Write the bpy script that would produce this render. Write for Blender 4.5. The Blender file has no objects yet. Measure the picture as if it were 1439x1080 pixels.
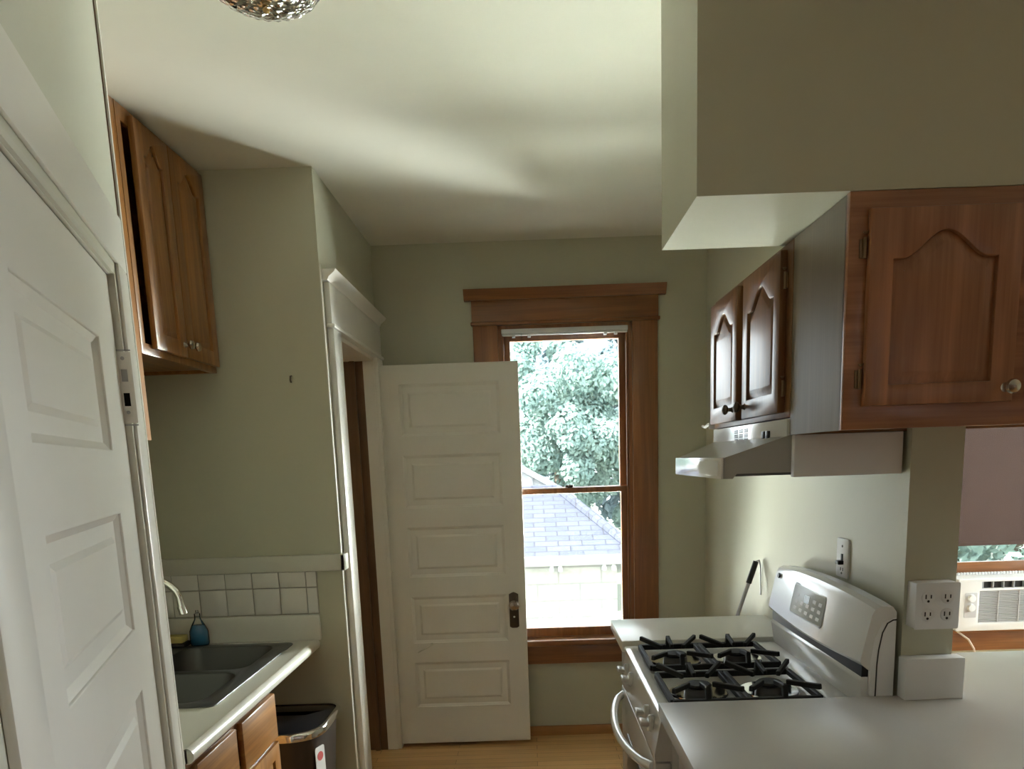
import bpy, bmesh, math, random
from mathutils import Matrix, Vector
random.seed(7)
sc = bpy.context.scene
COL = sc.collection
PI = math.pi

# ------------------------------------------------------------------ geometry helpers
class G:
    """collects shapes into one bmesh"""
    def __init__(s): s.bm = bmesh.new()
    def _merge(s, b, M=None):
        if M is not None: bmesh.ops.transform(b, matrix=M, verts=b.verts)
        me = bpy.data.meshes.new('tmp'); b.to_mesh(me); b.free()
        s.bm.from_mesh(me); bpy.data.meshes.remove(me)
        return s
    def box(s, x0, x1, y0, y1, z0, z1, bev=0, seg=2, M=None):
        b = bmesh.new()
        v = [b.verts.new((x, y, z)) for x in (x0, x1) for y in (y0, y1) for z in (z0, z1)]
        for f in ((0,1,3,2),(4,6,7,5),(0,4,5,1),(2,3,7,6),(0,2,6,4),(1,5,7,3)):
            b.faces.new([v[i] for i in f])
        bmesh.ops.recalc_face_normals(b, faces=b.faces)
        if bev: bmesh.ops.bevel(b, geom=list(b.edges), offset=bev, segments=seg, profile=.5, affect='EDGES', clamp_overlap=True)
        return s._merge(b, M)
    def prism(s, pts, d0, d1, M=None, bev=0, seg=2):
        """polygon in (u,v), extruded along n from d0 to d1; M maps (u,v,n) to place"""
        b = bmesh.new()
        lo = [b.verts.new((u, v, d0)) for u, v in pts]; hi = [b.verts.new((u, v, d1)) for u, v in pts]
        n = len(pts)
        b.faces.new(lo[::-1]); b.faces.new(hi)
        for i in range(n): b.faces.new((lo[i], lo[(i+1) % n], hi[(i+1) % n], hi[i]))
        bmesh.ops.recalc_face_normals(b, faces=b.faces)
        if bev: bmesh.ops.bevel(b, geom=list(b.edges), offset=bev, segments=seg, profile=.5, affect='EDGES', clamp_overlap=True)
        return s._merge(b, M)
    def loft(s, loops, cap0=True, cap1=True, M=None):
        b = bmesh.new()
        L = [[b.verts.new(p) for p in lp] for lp in loops]
        n = len(L[0])
        for a, c in zip(L, L[1:]):
            for i in range(n): b.faces.new((a[i], a[(i+1) % n], c[(i+1) % n], c[i]))
        if cap0: b.faces.new(L[0][::-1])
        if cap1: b.faces.new(L[-1])
        bmesh.ops.recalc_face_normals(b, faces=b.faces)
        return s._merge(b, M)
    def tube(s, pts, r, seg=12, M=None):
        P = [Vector(p) for p in pts]; n = len(P)
        R = r if isinstance(r, (list, tuple)) else [r]*n
        loops = []; up = None
        for i in range(n):
            t = (P[min(i+1, n-1)] - P[max(i-1, 0)]).normalized()
            if up is None: up = t.orthogonal().normalized()
            up = (up - t*up.dot(t)).normalized(); w = t.cross(up)
            loops.append([P[i] + R[i]*(math.cos(a)*up + math.sin(a)*w) for a in (2*PI*k/seg for k in range(seg))])
        return s.loft(loops, M=M)
    def lathe(s, prof, c=(0,0,0), axis='Z', seg=24, M=None):
        loops = []
        for r, z in prof:
            lp = []
            for k in range(seg):
                a = 2*PI*k/seg; p = (max(r, 1e-5)*math.cos(a), max(r, 1e-5)*math.sin(a), z)
                if axis == 'X': p = (p[2], p[0], p[1])
                if axis == 'Y': p = (p[1], p[2], p[0])
                lp.append((p[0]+c[0], p[1]+c[1], p[2]+c[2]))
            loops.append(lp)
        return s.loft(loops, M=M)
    def plate(s, outer, holes, d0, d1, M=None, bev=0):
        """flat plate with holes (2-D outlines), thickness d0..d1 along n"""
        cu = bpy.data.curves.new('tmp', 'CURVE'); cu.dimensions = '2D'; cu.fill_mode = 'BOTH'
        for lp in [outer] + list(holes):
            sp = cu.splines.new('POLY'); sp.points.add(len(lp)-1)
            for p, q in zip(sp.points, lp): p.co = (q[0], q[1], 0, 1)
            sp.use_cyclic_u = True
        th = (d1-d0)/2
        cu.extrude = th - bev; cu.bevel_depth = bev; cu.bevel_resolution = 1
        if bev: cu.offset = -bev
        o = bpy.data.objects.new('tmp', cu); COL.objects.link(o)
        dg = bpy.context.evaluated_depsgraph_get(); dg.update()
        me = bpy.data.meshes.new_from_object(o.evaluated_get(dg))
        b = bmesh.new(); b.from_mesh(me)
        bmesh.ops.remove_doubles(b, verts=b.verts, dist=1e-5)
        bmesh.ops.translate(b, vec=(0, 0, (d0+d1)/2), verts=b.verts)
        bpy.data.objects.remove(o); bpy.data.curves.remove(cu); bpy.data.meshes.remove(me)
        return s._merge(b, M)

def frame(U, V, N, O):
    U, V, N, O = map(Vector, (U, V, N, O))
    return Matrix(((U.x, V.x, N.x, O.x), (U.y, V.y, N.y, O.y), (U.z, V.z, N.z, O.z), (0, 0, 0, 1)))
def rect(u0, u1, v0, v1): return [(u0, v0), (u1, v0), (u1, v1), (u0, v1)]
def rrect(u0, u1, v0, v1, r, seg=5):
    out = []
    for cx, cy, a0 in ((u1-r, v0+r, -PI/2), (u1-r, v1-r, 0), (u0+r, v1-r, PI/2), (u0+r, v0+r, PI)):
        for k in range(seg+1):
            a = a0 + PI/2*k/seg; out.append((cx+r*math.cos(a), cy+r*math.sin(a)))
    return out
def circ(cx, cy, r, n=20): return [(cx+r*math.cos(2*PI*k/n), cy+r*math.sin(2*PI*k/n)) for k in range(n)]
def inset(pts, d):
    n = len(pts); out = []
    for i in range(n):
        p0, p1, p2 = Vector(pts[i-1]), Vector(pts[i]), Vector(pts[(i+1) % n])
        a, b = (p1-p0).normalized(), (p2-p1).normalized()
        na, nb = Vector((-a.y, a.x)), Vector((-b.y, b.x))
        m = na+nb; k = max(m.dot(na), .35)
        q = p1 + m*(d/k); out.append((q.x, q.y))
    return out

# ------------------------------------------------------------------ object helpers
def put(name, g, mat, parent=None, loc=None, sharp=35):
    bm = g.bm
    bmesh.ops.remove_doubles(bm, verts=bm.verts, dist=1e-6)
    for f in bm.faces: f.smooth = True
    for e in bm.edges:
        if len(e.link_faces) != 2 or e.calc_face_angle(4) > math.radians(sharp): e.smooth = False
    if loc is not None: off = Vector(loc)
    else:
        xs = [v.co for v in bm.verts]
        off = Vector(((min(p.x for p in xs)+max(p.x for p in xs))/2, (min(p.y for p in xs)+max(p.y for p in xs))/2, min(p.z for p in xs)))
    if parent is not None: off = ROOT[parent.name]
    bmesh.ops.translate(bm, vec=-off, verts=bm.verts)
    me = bpy.data.meshes.new(name); bm.to_mesh(me); bm.free()
    me.materials.append(mat)
    o = bpy.data.objects.new(name, me); COL.objects.link(o)
    if parent is not None: o.parent = parent
    else: o.location = off
    ROOT[o.name] = Vector(off)
    return o
ROOT = {}
def tag(o, label, cat, group=None):
    o['label'] = label; o['category'] = cat
    if group: o['group'] = group
    return o
def thing(name, label, cat, loc, group=None):
    o = bpy.data.objects.new(name, None); o.empty_display_size = .05
    COL.objects.link(o); o.location = loc; ROOT[o.name] = Vector(loc)
    return tag(o, label, cat, group)
def struct(o, label=None, cat=None):
    o['kind'] = 'structure'
    if label: tag(o, label, cat)
    return o

# ------------------------------------------------------------------ materials
def new_mat(name):
    m = bpy.data.materials.new(name); m.use_nodes = True
    nt = m.node_tree; b = nt.nodes['Principled BSDF']
    return m, nt, b
def plain(name, col, rough=.5, metal=0, spec=.5, bump=0, bscale=200, coat=0):
    m, nt, b = new_mat(name)
    b.inputs['Base Color'].default_value = (*col, 1); b.inputs['Roughness'].default_value = rough
    b.inputs['Metallic'].default_value = metal; b.inputs['Specular IOR Level'].default_value = spec
    b.inputs['Coat Weight'].default_value = coat; b.inputs['Coat Roughness'].default_value = .08
    tc = nt.nodes.new('ShaderNodeTexCoord')
    n = nt.nodes.new('ShaderNodeTexNoise'); n.inputs['Scale'].default_value = 6; n.inputs['Detail'].default_value = 4
    nt.links.new(tc.outputs['Object'], n.inputs['Vector'])
    mix = nt.nodes.new('ShaderNodeMix'); mix.data_type = 'RGBA'
    mix.inputs['A'].default_value = (*[c*.96 for c in col], 1); mix.inputs['B'].default_value = (*[min(1, c*1.04) for c in col], 1)
    nt.links.new(n.outputs['Fac'], mix.inputs['Factor']); nt.links.new(mix.outputs['Result'], b.inputs['Base Color'])
    if bump:
        n2 = nt.nodes.new('ShaderNodeTexNoise'); n2.inputs['Scale'].default_value = bscale; n2.inputs['Detail'].default_value = 3
        bp = nt.nodes.new('ShaderNodeBump'); bp.inputs['Strength'].default_value = bump; bp.inputs['Distance'].default_value = .004
        nt.links.new(tc.outputs['Object'], n2.inputs['Vector']); nt.links.new(n2.outputs['Fac'], bp.inputs['Height'])
        nt.links.new(bp.outputs['Normal'], b.inputs['Normal'])
    return m
def wood(name, dark, light, axis='Z', rough=.35, scale=1.0, spec=.5, coat=.25, dark2=None):
    m, nt, b = new_mat(name)
    tc = nt.nodes.new('ShaderNodeTexCoord'); mp = nt.nodes.new('ShaderNodeMapping')
    s = [14*scale]*3; s['XYZ'.index(axis)] = .9*scale
    mp.inputs['Scale'].default_value = s
    nt.links.new(tc.outputs['Object'], mp.inputs['Vector'])
    n = nt.nodes.new('ShaderNodeTexNoise'); n.inputs['Scale'].default_value = 1.1; n.inputs['Detail'].default_value = 2; n.inputs['Distortion'].default_value = .6
    nt.links.new(mp.outputs['Vector'], n.inputs['Vector'])
    mul = nt.nodes.new('ShaderNodeMath'); mul.operation = 'MULTIPLY'; mul.inputs[1].default_value = 9
    sn = nt.nodes.new('ShaderNodeMath'); sn.operation = 'SINE'
    ab = nt.nodes.new('ShaderNodeMapRange'); ab.inputs['From Min'].default_value = -1; ab.inputs['From Max'].default_value = 1
    nt.links.new(n.outputs['Fac'], mul.inputs[0]); nt.links.new(mul.outputs[0], sn.inputs[0]); nt.links.new(sn.outputs[0], ab.inputs['Value'])
    mp2 = nt.nodes.new('ShaderNodeMapping'); s2 = [160*scale]*3; s2['XYZ'.index(axis)] = 5*scale
    mp2.inputs['Scale'].default_value = s2; nt.links.new(tc.outputs['Object'], mp2.inputs['Vector'])
    n2 = nt.nodes.new('ShaderNodeTexNoise'); n2.inputs['Scale'].default_value = 1; n2.inputs['Detail'].default_value = 4
    nt.links.new(mp2.outputs['Vector'], n2.inputs['Vector'])
    mm = nt.nodes.new('ShaderNodeMix'); mm.inputs['Factor'].default_value = .5
    nt.links.new(ab.outputs['Result'], mm.inputs['A']); nt.links.new(n2.outputs['Fac'], mm.inputs['B'])
    cr = nt.nodes.new('ShaderNodeValToRGB')
    cr.color_ramp.elements[0].position = .15; cr.color_ramp.elements[0].color = (*dark, 1)
    cr.color_ramp.elements[1].position = .75; cr.color_ramp.elements[1].color = (*light, 1)
    nt.links.new(mm.outputs['Result'], cr.inputs['Fac']); nt.links.new(cr.outputs['Color'], b.inputs['Base Color'])
    b.inputs['Roughness'].default_value = rough; b.inputs['Specular IOR Level'].default_value = spec
    b.inputs['Coat Weight'].default_value = coat; b.inputs['Coat Roughness'].default_value = .15
    bp = nt.nodes.new('ShaderNodeBump'); bp.inputs['Strength'].default_value = .12; bp.inputs['Distance'].default_value = .002
    nt.links.new(n2.outputs['Fac'], bp.inputs['Height']); nt.links.new(bp.outputs['Normal'], b.inputs['Normal'])
    return m
def bricks(name, c1, c2, mortar, bw, bh, ms=.01, rough=.6, offset=.5, rot=None, bias=0, bump=.2, sq=1, plane='XY', coat=0):
    m, nt, b = new_mat(name)
    tc = nt.nodes.new('ShaderNodeTexCoord'); mp = nt.nodes.new('ShaderNodeMapping')
    if rot: mp.inputs['Rotation'].default_value = rot
    nt.links.new(tc.outputs['Object'], mp.inputs['Vector'])
    t = nt.nodes.new('ShaderNodeTexBrick'); t.offset = offset; t.squash = sq
    for k, v in (('Color1', c1), ('Color2', c2), ('Mortar', mortar)): t.inputs[k].default_value = (*v, 1)
    t.inputs['Scale'].default_value = 1; t.inputs['Brick Width'].default_value = bw; t.inputs['Row Height'].default_value = bh
    t.inputs['Mortar Size'].default_value = ms; t.inputs['Bias'].default_value = bias
    nt.links.new(mp.outputs['Vector'], t.inputs['Vector'])
    n = nt.nodes.new('ShaderNodeTexNoise'); n.inputs['Scale'].default_value = 1; n.inputs['Detail'].default_value = 4
    mp2 = nt.nodes.new('ShaderNodeMapping'); mp2.inputs['Scale'].default_value = (3, 40, 40) if rot is None else (12, 12, 12)
    nt.links.new(tc.outputs['Object'], mp2.inputs['Vector']); nt.links.new(mp2.outputs['Vector'], n.inputs['Vector'])
    mr = nt.nodes.new('ShaderNodeMapRange'); mr.inputs['To Min'].default_value = .75; mr.inputs['To Max'].default_value = 1.2
    nt.links.new(n.outputs['Fac'], mr.inputs['Value'])
    mx = nt.nodes.new('ShaderNodeMix'); mx.data_type = 'RGBA'; mx.blend_type = 'MULTIPLY'; mx.inputs['Factor'].default_value = 1
    nt.links.new(t.outputs['Color'], mx.inputs['A']); nt.links.new(mr.outputs['Result'], mx.inputs['B'])
    nt.links.new(mx.outputs['Result'], b.inputs['Base Color'])
    b.inputs['Roughness'].default_value = rough; b.inputs['Coat Weight'].default_value = coat; b.inputs['Coat Roughness'].default_value = .2
    bp = nt.nodes.new('ShaderNodeBump'); bp.inputs['Strength'].default_value = bump; bp.inputs['Distance'].default_value = .004; bp.invert = True
    nt.links.new(t.outputs['Fac'], bp.inputs['Height']); nt.links.new(bp.outputs['Normal'], b.inputs['Normal'])
    return m
def glass_mat(name, tint=(.96, .99, .98), rough=.0, haze=0):
    m = bpy.data.materials.new(name); m.use_nodes = True; nt = m.node_tree; nt.nodes.clear()
    out = nt.nodes.new('ShaderNodeOutputMaterial'); tr = nt.nodes.new('ShaderNodeBsdfTransparent'); gl = nt.nodes.new('ShaderNodeBsdfGlossy')
    tr.inputs['Color'].default_value = (*tint, 1); gl.inputs['Roughness'].default_value = rough
    fr = nt.nodes.new('ShaderNodeFresnel'); fr.inputs['IOR'].default_value = 1.45
    mx = nt.nodes.new('ShaderNodeMixShader')
    nt.links.new(fr.outputs[0], mx.inputs[0]); nt.links.new(tr.outputs[0], mx.inputs[1]); nt.links.new(gl.outputs[0], mx.inputs[2])
    last = mx
    if haze:
        df = nt.nodes.new('ShaderNodeBsdfDiffuse'); df.inputs['Color'].default_value = (.85, .9, .92, 1)
        m2 = nt.nodes.new('ShaderNodeMixShader'); m2.inputs[0].default_value = haze
        nt.links.new(mx.outputs[0], m2.inputs[1]); nt.links.new(df.outputs[0], m2.inputs[2]); last = m2
    nt.links.new(last.outputs[0], out.inputs['Surface'])
    return m
def refr_glass(name, col, rough=.05, ior=1.45):
    m, nt, b = new_mat(name)
    b.inputs['Base Color'].default_value = (*col, 1); b.inputs['Transmission Weight'].default_value = 1
    b.inputs['Roughness'].default_value = rough; b.inputs['IOR'].default_value = ior
    return m

M_wall = plain('sage wall paint', (.49, .485, .375), .42, bump=.05, bscale=120)
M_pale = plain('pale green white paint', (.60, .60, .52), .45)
M_ceil = plain('ceiling paint', (.74, .73, .65), .7, bump=.05, bscale=90)
M_white = plain('white gloss trim paint', (.72, .70, .66), .32, bump=.04, bscale=40)
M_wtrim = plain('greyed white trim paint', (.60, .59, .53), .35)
M_oakZ = wood('oak varnish upright', (.20, .080, .018), (.45, .205, .055), 'Z')
M_oakX = wood('oak varnish across', (.20, .080, .018), (.45, .205, .055), 'X')
M_oakY = wood('oak varnish along', (.20, .080, .018), (.45, .205, .055), 'Y')
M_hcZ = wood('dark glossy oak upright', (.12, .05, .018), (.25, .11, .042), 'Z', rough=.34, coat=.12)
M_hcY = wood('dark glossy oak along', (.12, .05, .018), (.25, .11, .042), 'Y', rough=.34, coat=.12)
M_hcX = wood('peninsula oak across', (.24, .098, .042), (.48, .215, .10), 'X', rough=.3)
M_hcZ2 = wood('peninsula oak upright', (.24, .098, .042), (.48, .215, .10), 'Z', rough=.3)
M_endp = wood('beige end panel', (.15, .115, .072), (.20, .16, .105), 'Z', rough=.42, coat=0, spec=.2)
M_trimZ = wood('fir trim upright', (.19, .072, .024), (.36, .145, .050), 'Z', rough=.32)
M_trimX = wood('fir trim across', (.19, .072, .024), (.36, .145, .050), 'X', rough=.32)
M_brown = wood('dark stained jamb', (.12, .062, .030), (.22, .115, .058), 'Z', rough=.4)
M_floor = bricks('oak strip floor', (.60, .34, .135), (.74, .45, .195), (.24, .11, .04), .85, .057, .0012, rough=.28, bump=.1, coat=.3)
M_basebd = wood('oak baseboard', (.34, .16, .055), (.50, .26, .10), 'X')
M_lam = plain('white laminate', (.66, .65, .60), .28)
M_lam2 = plain('peninsula laminate', (.51, .50, .49), .27)
M_tile = plain('white glazed tile', (.70, .68, .65), .2, coat=.3)
M_grout = plain('grey grout', (.42, .40, .37), .9)
M_black = plain('black plastic', (.012, .012, .014), .4)
M_dark = plain('dark void', (.01, .008, .006), .9, spec=.05)
M_cast = plain('black cast iron', (.010, .010, .010), .6, spec=.3)
M_steel = plain('brushed stainless steel', (.105, .105, .105), .42, metal=.7)
M_chrome = plain('chrome', (.82, .82, .82), .08, metal=1)
M_bronze = plain('aged bronze', (.09, .07, .055), .35, metal=.8)
M_hinge = plain('dark brass hinge', (.26, .19, .12), .35, metal=1)
M_nickel = plain('antique nickel', (.45, .40, .34), .25, metal=1)
M_enam = plain('white enamel', (.68, .68, .66), .18, coat=.35)
M_enam2 = plain('bisque grey enamel', (.50, .48, .45), .22, coat=.2)
M_hoodside = plain('grey beige hood finish', (.36, .345, .30), .3)  # hood body, darker than its lip and side board
M_plastic = plain('white plastic', (.73, .735, .75), .35)
M_plgrey = plain('grey plastic', (.36, .36, .37), .4)
M_grille = plain('air conditioner grille', (.50, .50, .52), .5)
M_screen = plain('control display', (.66, .69, .69), .3)
M_lcd = plain('lcd window', (.22, .25, .26), .2)
M_shade = plain('brown woven shade', (.075, .045, .038), .9, bump=.4, bscale=300)
M_can = plain('charcoal can plastic', (.035, .028, .027), .3)
M_lid = plain('black lid', (.012, .013, .018), .25)
M_red = plain('red print', (.55, .10, .10), .5)
M_sponge = plain('yellow sponge', (.60, .50, .18), .95, bump=.6, bscale=150)
M_blue = plain('blue dish soap', (.05, .22, .42), .15)
M_clear = glass_mat('clear plastic', (.93, .96, .97))
M_pane = glass_mat('window glass', (.97, .99, .985), haze=.010)
M_lampglass = refr_glass('pressed lamp glass', (.97, .96, .91), .10)
nt = M_lampglass.node_tree; vn = nt.nodes.new('ShaderNodeTexVoronoi'); vn.inputs['Scale'].default_value = 55; bpn = nt.nodes.new('ShaderNodeBump'); bpn.inputs['Distance'].default_value = .01
tcn = nt.nodes.new('ShaderNodeTexCoord'); nt.links.new(tcn.outputs['Object'], vn.inputs['Vector']); nt.links.new(vn.outputs['Distance'], bpn.inputs['Height']); nt.links.new(bpn.outputs['Normal'], nt.nodes['Principled BSDF'].inputs['Normal'])
M_greyst = plain('grey metal tube', (.40, .40, .42), .35, metal=.7)
M_cord = plain('ivory cord', (.60, .50, .42), .5)
M_brass = plain('brass', (.60, .42, .18), .3, metal=1)
M_lens = plain('hood light lens', (.74, .76, .76), .12, coat=.4)

# ------------------------------------------------------------------ calibrated room numbers (metres)
YB, ZC, XD, XE, YP, XL = 4.146, 2.641, -.766, .950, 3.065, -1.51
XR, YF = 4.30, -2.0
TH = .14

# ------------------------------------------------------------------ the shell
o = put('floor', G().box(-2.9, XR+TH, YF-TH, YB+TH, -.2, 0), M_floor, loc=(0, 0, 0)); struct(o, 'narrow oak strip floor of the kitchen', 'floor')
o = put('ceiling', G().box(-2.9, XR+TH, YF-TH, YB+TH, ZC, ZC+.25), M_ceil); struct(o, 'plain off white kitchen ceiling', 'ceiling')

# back wall with two real window openings (and one more in the dining end)
W1 = (-.135, .560, .545, 2.228); W2 = (2.20, 2.90, .545, 2.228); W3 = (3.17, 4.00, .545, 2.228)
g = G().plate(rect(-1.9, XR+TH, 0, ZC), [rect(w[0], w[1], w[2], w[3]) for w in (W1, W2, W3)], 0, .16, frame((1,0,0), (0,0,1), (0,-1,0), (0, YB+.16, 0)))
o = put('wall_back', g, M_wall); struct(o, 'sage painted wall around the tall window', 'wall')
g = G().box(XE, XE+.131, 1.932, YB, 0, ZC)
o = put('wall_right', g, M_wall); struct(o, 'sage painted wall stub behind the stove, its end a pillar', 'wall')
# chase with a front face and the doorway wall behind it
DY0, DY1, DZ = 3.245, 4.00, 2.075
g = G().box(XL-TH, XD, YP, DY0-.015, 0, ZC)
o = put('wall_chase', g, M_wall); struct(o, 'dark sage wall face right of the oak wall cabinet', 'wall')
g = G(); g.box(XD-.20, XD, DY0-.015, YB, DZ, ZC); g.box(XD-.20, XD, DY1+.015, YB, 0, DZ)
o = put('wall_left_doorway', g, M_wall); struct(o, 'sage wall over the doorway', 'wall')
g = G().box(XL-TH, XL, 1.3, YP, 0, ZC)
o = put('wall_left', g, M_wall); struct(o, 'wall behind the sink counter', 'wall')
# small dark back hall beyond the doorway
g = G(); g.box(-1.95, -1.88, 3.2, YB+.1, 0, ZC); 
o = put('wall_hall', g, M_brown); struct(o, 'brown boards inside the doorway', 'wall')
# dining end and rear of the flat
W4 = (1.95, 3.95, .75, 2.30)
g = G().plate(rect(YF, YB, 0, ZC), [rect(*W4)], 0, TH, frame((0,1,0), (0,0,1), (1,0,0), (XR, 0, 0)))
o = put('wall_dining', g, M_wall); struct(o, 'far dining room wall', 'wall')
o = put('wall_front', G().box(-2.9, XR+TH, YF-TH, YF, 0, ZC), M_brown); struct(o, 'wall behind the viewer', 'wall')
# angled wall with the white door
dv = Vector((-.314, .949, 0)).normalized(); nv = Vector((dv.y, -dv.x, 0)); HG = Vector((-.573, .825, 0))
DM = frame(dv, (0,0,1), nv, HG)
REV = .013
g = G()
g.prism(rect(-.36, -.012, 0, ZC), -.13, REV, DM); g.prism(rect(-.012, .884, 1.962, ZC), -.13, REV, DM); g.prism(rect(.884, 1.020, 0, ZC), -.13, REV, DM)
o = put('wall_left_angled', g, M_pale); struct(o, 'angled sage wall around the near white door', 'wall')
e = HG + dv*-.36
g = G(); g.box(-1.6, e.x+.0, e.y-.12, e.y, 0, ZC); g.box(-1.72, -1.6, YF, e.y, 0, ZC)
o = put('wall_left_near', g, M_wall); struct(o, 'wall left of the viewer', 'wall')
e2 = HG + dv*1.02 + nv*-.13
g = G().box(XL-TH-1.0, e2.x+.02, e2.y-.02, e2.y+.08, 0, ZC); g.box(-2.9, -2.8, YF, YB+TH, 0, ZC)  # second box: unseen outer wall added to stop the sun leaking in
o = put('wall_left_return', g, M_wall); struct(o, 'short return wall beside the sink counter', 'wall')

# soffit
ZS, YS0, YS1, XS = 2.052, 1.641, 2.044, .354
o = put('wall_soffit', G().box(XS, XR, YS0, YS1, ZS, ZC), M_wall); struct(o, 'boxed soffit hanging from the ceiling over the cabinets', 'wall')

# rail of painted wood round the chase, tile rows
g = G(); g.box(XL, XD+.020, YP-.022, YP, 1.130, 1.196, .004); g.box(XD, XD+.020, YP-.022, YP+.045, 1.130, 1.196, .004)
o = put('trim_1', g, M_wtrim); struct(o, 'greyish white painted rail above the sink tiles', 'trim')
g = G().box(XL, -.868, YP-.004, YP, .955, 1.130); tl = G(); 
x = -.868
w = .044
ws = [w] + [.109]*6
for ww in ws:
    x0 = x - ww
    if x0 < XL: x0 = XL
    for z0, z1 in ((.957, 1.063), (1.066, 1.129)):
        tl.box(x0+.0015, x-.0015, YP-.011, YP-.003, z0+.0005, z1-.0005, .002)
    x = x0
    if x <= XL+.001: break
o = put('trim_2', tl, M_tile); struct(o, 'two rows of square white wall tiles behind the sink', 'tile')
put('grout', g, M_grout, o)
# baseboards
o = put('baseboard_back', G().box(XD+.02, XE, YB-.014, YB, 0, .056, .004), M_basebd); struct(o, 'oak baseboard under the tall window', 'baseboard')
o = put('baseboard_right', G().box(XE-.014, XE, 3.10, YB-.02, 0, .056, .004), M_basebd); struct(o, 'oak baseboard on the right wall', 'baseboard')

# ------------------------------------------------------------------ windows
def sash_window(name, label, W, lower_open=0.0):
    x0, x1, z0, z1 = W
    zm = 1.368 + lower_open
    fr = G(); j = .018
    fr.box(x0, x0+j, YB+.0, YB+.16, z0, z1); fr.box(x1-j, x1, YB, YB+.16, z0, z1); fr.box(x0, x1, YB, YB+.16, z1-j, z1); fr.box(x0, x1, YB+.02, YB+.16, z0, z0+j)
    for s in (0, 1):      # parting stops
        xx = x0+j if s == 0 else x1-j-.012
        fr.box(xx, xx+.012, YB+.012, YB+.028, z0, z1-j, .002)
    root = put(name, fr, M_trimZ, loc=((x0+x1)/2, YB, z0)); struct(root, label, 'window')
    cs = G()
    cs.box(x0-.127, x0, YB-.022, YB, z0, 2.230, .003); cs.box(x1, x1+.132, YB-.022, YB, z0, 2.235, .003)
    put('side_casing', cs, M_trimZ, root); cs = G()
    cs.box(x0-.137, x1+.144, YB-.034, YB, 2.228, 2.246, .005)
    cs.box(x0-.130, x1+.136, YB-.024, YB, 2.246, 2.352, .002)
    put('head_casing', cs, M_trimX, root)
    cp = G().prism([(0,0), (.030,0), (.036,.012), (.056,.038), (.060,.050), (0,.050)], x0-.166, x1+.174, frame((0,-1,0), (0,0,1), (-1,0,0), (0, YB, 2.352)).copy())
    # extrusion axis runs along -x in that frame, so build it mirrored instead
    cp = G().prism([(0,0), (.030,0), (.036,.012), (.056,.038), (.060,.050), (0,.050)], -(x1+.174), -(x0-.166), frame((0,-1,0), (0,0,1), (-1,0,0), (0, YB, 2.352)))
    put('cornice', cp, M_trimX, root)
    st = G().box(x0-.16, x1+.16, YB-.055, YB+.05, .527, .560, .008); put('stool', st, M_trimX, root)
    ap = G().box(x0-.127, x1+.127, YB-.022, YB, .420, .527, .004); put('apron', ap, M_trimX, root)
    def sash(nm, za, zb, yy, bot, top):
        s = .040
        a, b = x0+j+.002, x1-j-.002
        q = G().plate(rect(a, b, za, zb), [rect(a+s, b-s, za+bot, zb-top)], 0, .035, frame((1,0,0), (0,0,1), (0,-1,0), (0, yy+.035, 0)), .003)
        so = put(nm, q, M_trimZ, root)
        put('glass_pane', G().box(a+s-.005, b-s+.005, yy+.015, yy+.019, za+bot-.005, zb-top+.005), M_pane, so)
        return so
    sash('upper_sash', zm-.012, z1-j-.001, YB+.075, .030, .050)
    lo = sash('lower_sash', z0+j+.001+lower_open, zm+.016, YB+.034, .048, .030)
    lk = G().lathe([(.0, 0), (.013, 0), (.013, .012), (.006, .016), (0, .016)], ((x0+x1)/2+.012, YB+.055, zm+.016))
    lk.box((x0+x1)/2-.012, (x0+x1)/2+.03, YB+.05, YB+.062, zm+.018, zm+.030, .003)
    put('sash_lock', lk, M_bronze, root)
    return root
win1 = sash_window('window_1', 'tall oak framed double hung window beyond the open door', W1)
win2 = sash_window('window_2', 'wood framed window holding the air conditioner', W2, .0)
win3 = sash_window('window_3', 'bare dining room window', W3)
# dining room picture window, beyond the frame on the right
g = G()
for y0, y1 in ((W4[0], W4[0]+.05), (W4[1]-.05, W4[1]), (2.92, 2.98)): g.box(XR, XR+TH, y0, y1, W4[2], W4[3])
g.box(XR, XR+TH, W4[0], W4[1], W4[2], W4[2]+.05); g.box(XR, XR+TH, W4[0], W4[1], W4[3]-.05, W4[3])
o = put('window_4', g, M_trimZ); struct(o, 'wide dining room window', 'window')
put('glass_pane', G().box(XR+.06, XR+.064, W4[0]+.03, W4[1]-.03, W4[2]+.03, W4[3]-.03), M_pane, o)

# raised mini blind in the tall window
t = thing('mini_blind', 'raised white mini blind under the tall window head', 'blind', (.21, YB+.015, 2.166))
put('headrail', G().box(-.115, .540, YB-.010, YB+.018, 2.186, 2.209, .002), M_plastic, t)
put('slat_stack', G().box(-.112, .537, YB-.008, YB+.016, 2.176, 2.184, .002), M_plastic, t)
for x in (-.06, .02, .415, .47):
    put('bracket', G().box(x, x+.016, YB-.012, YB+.012, 2.166, 2.178, .001), M_plastic, t)
put('tilt_wand', G().tube([(-.012, YB-.014, 2.181), (-.012, YB-.016, 2.154), (-.008, YB-.012, 1.60)], .003, 8), M_clear, t)

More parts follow.
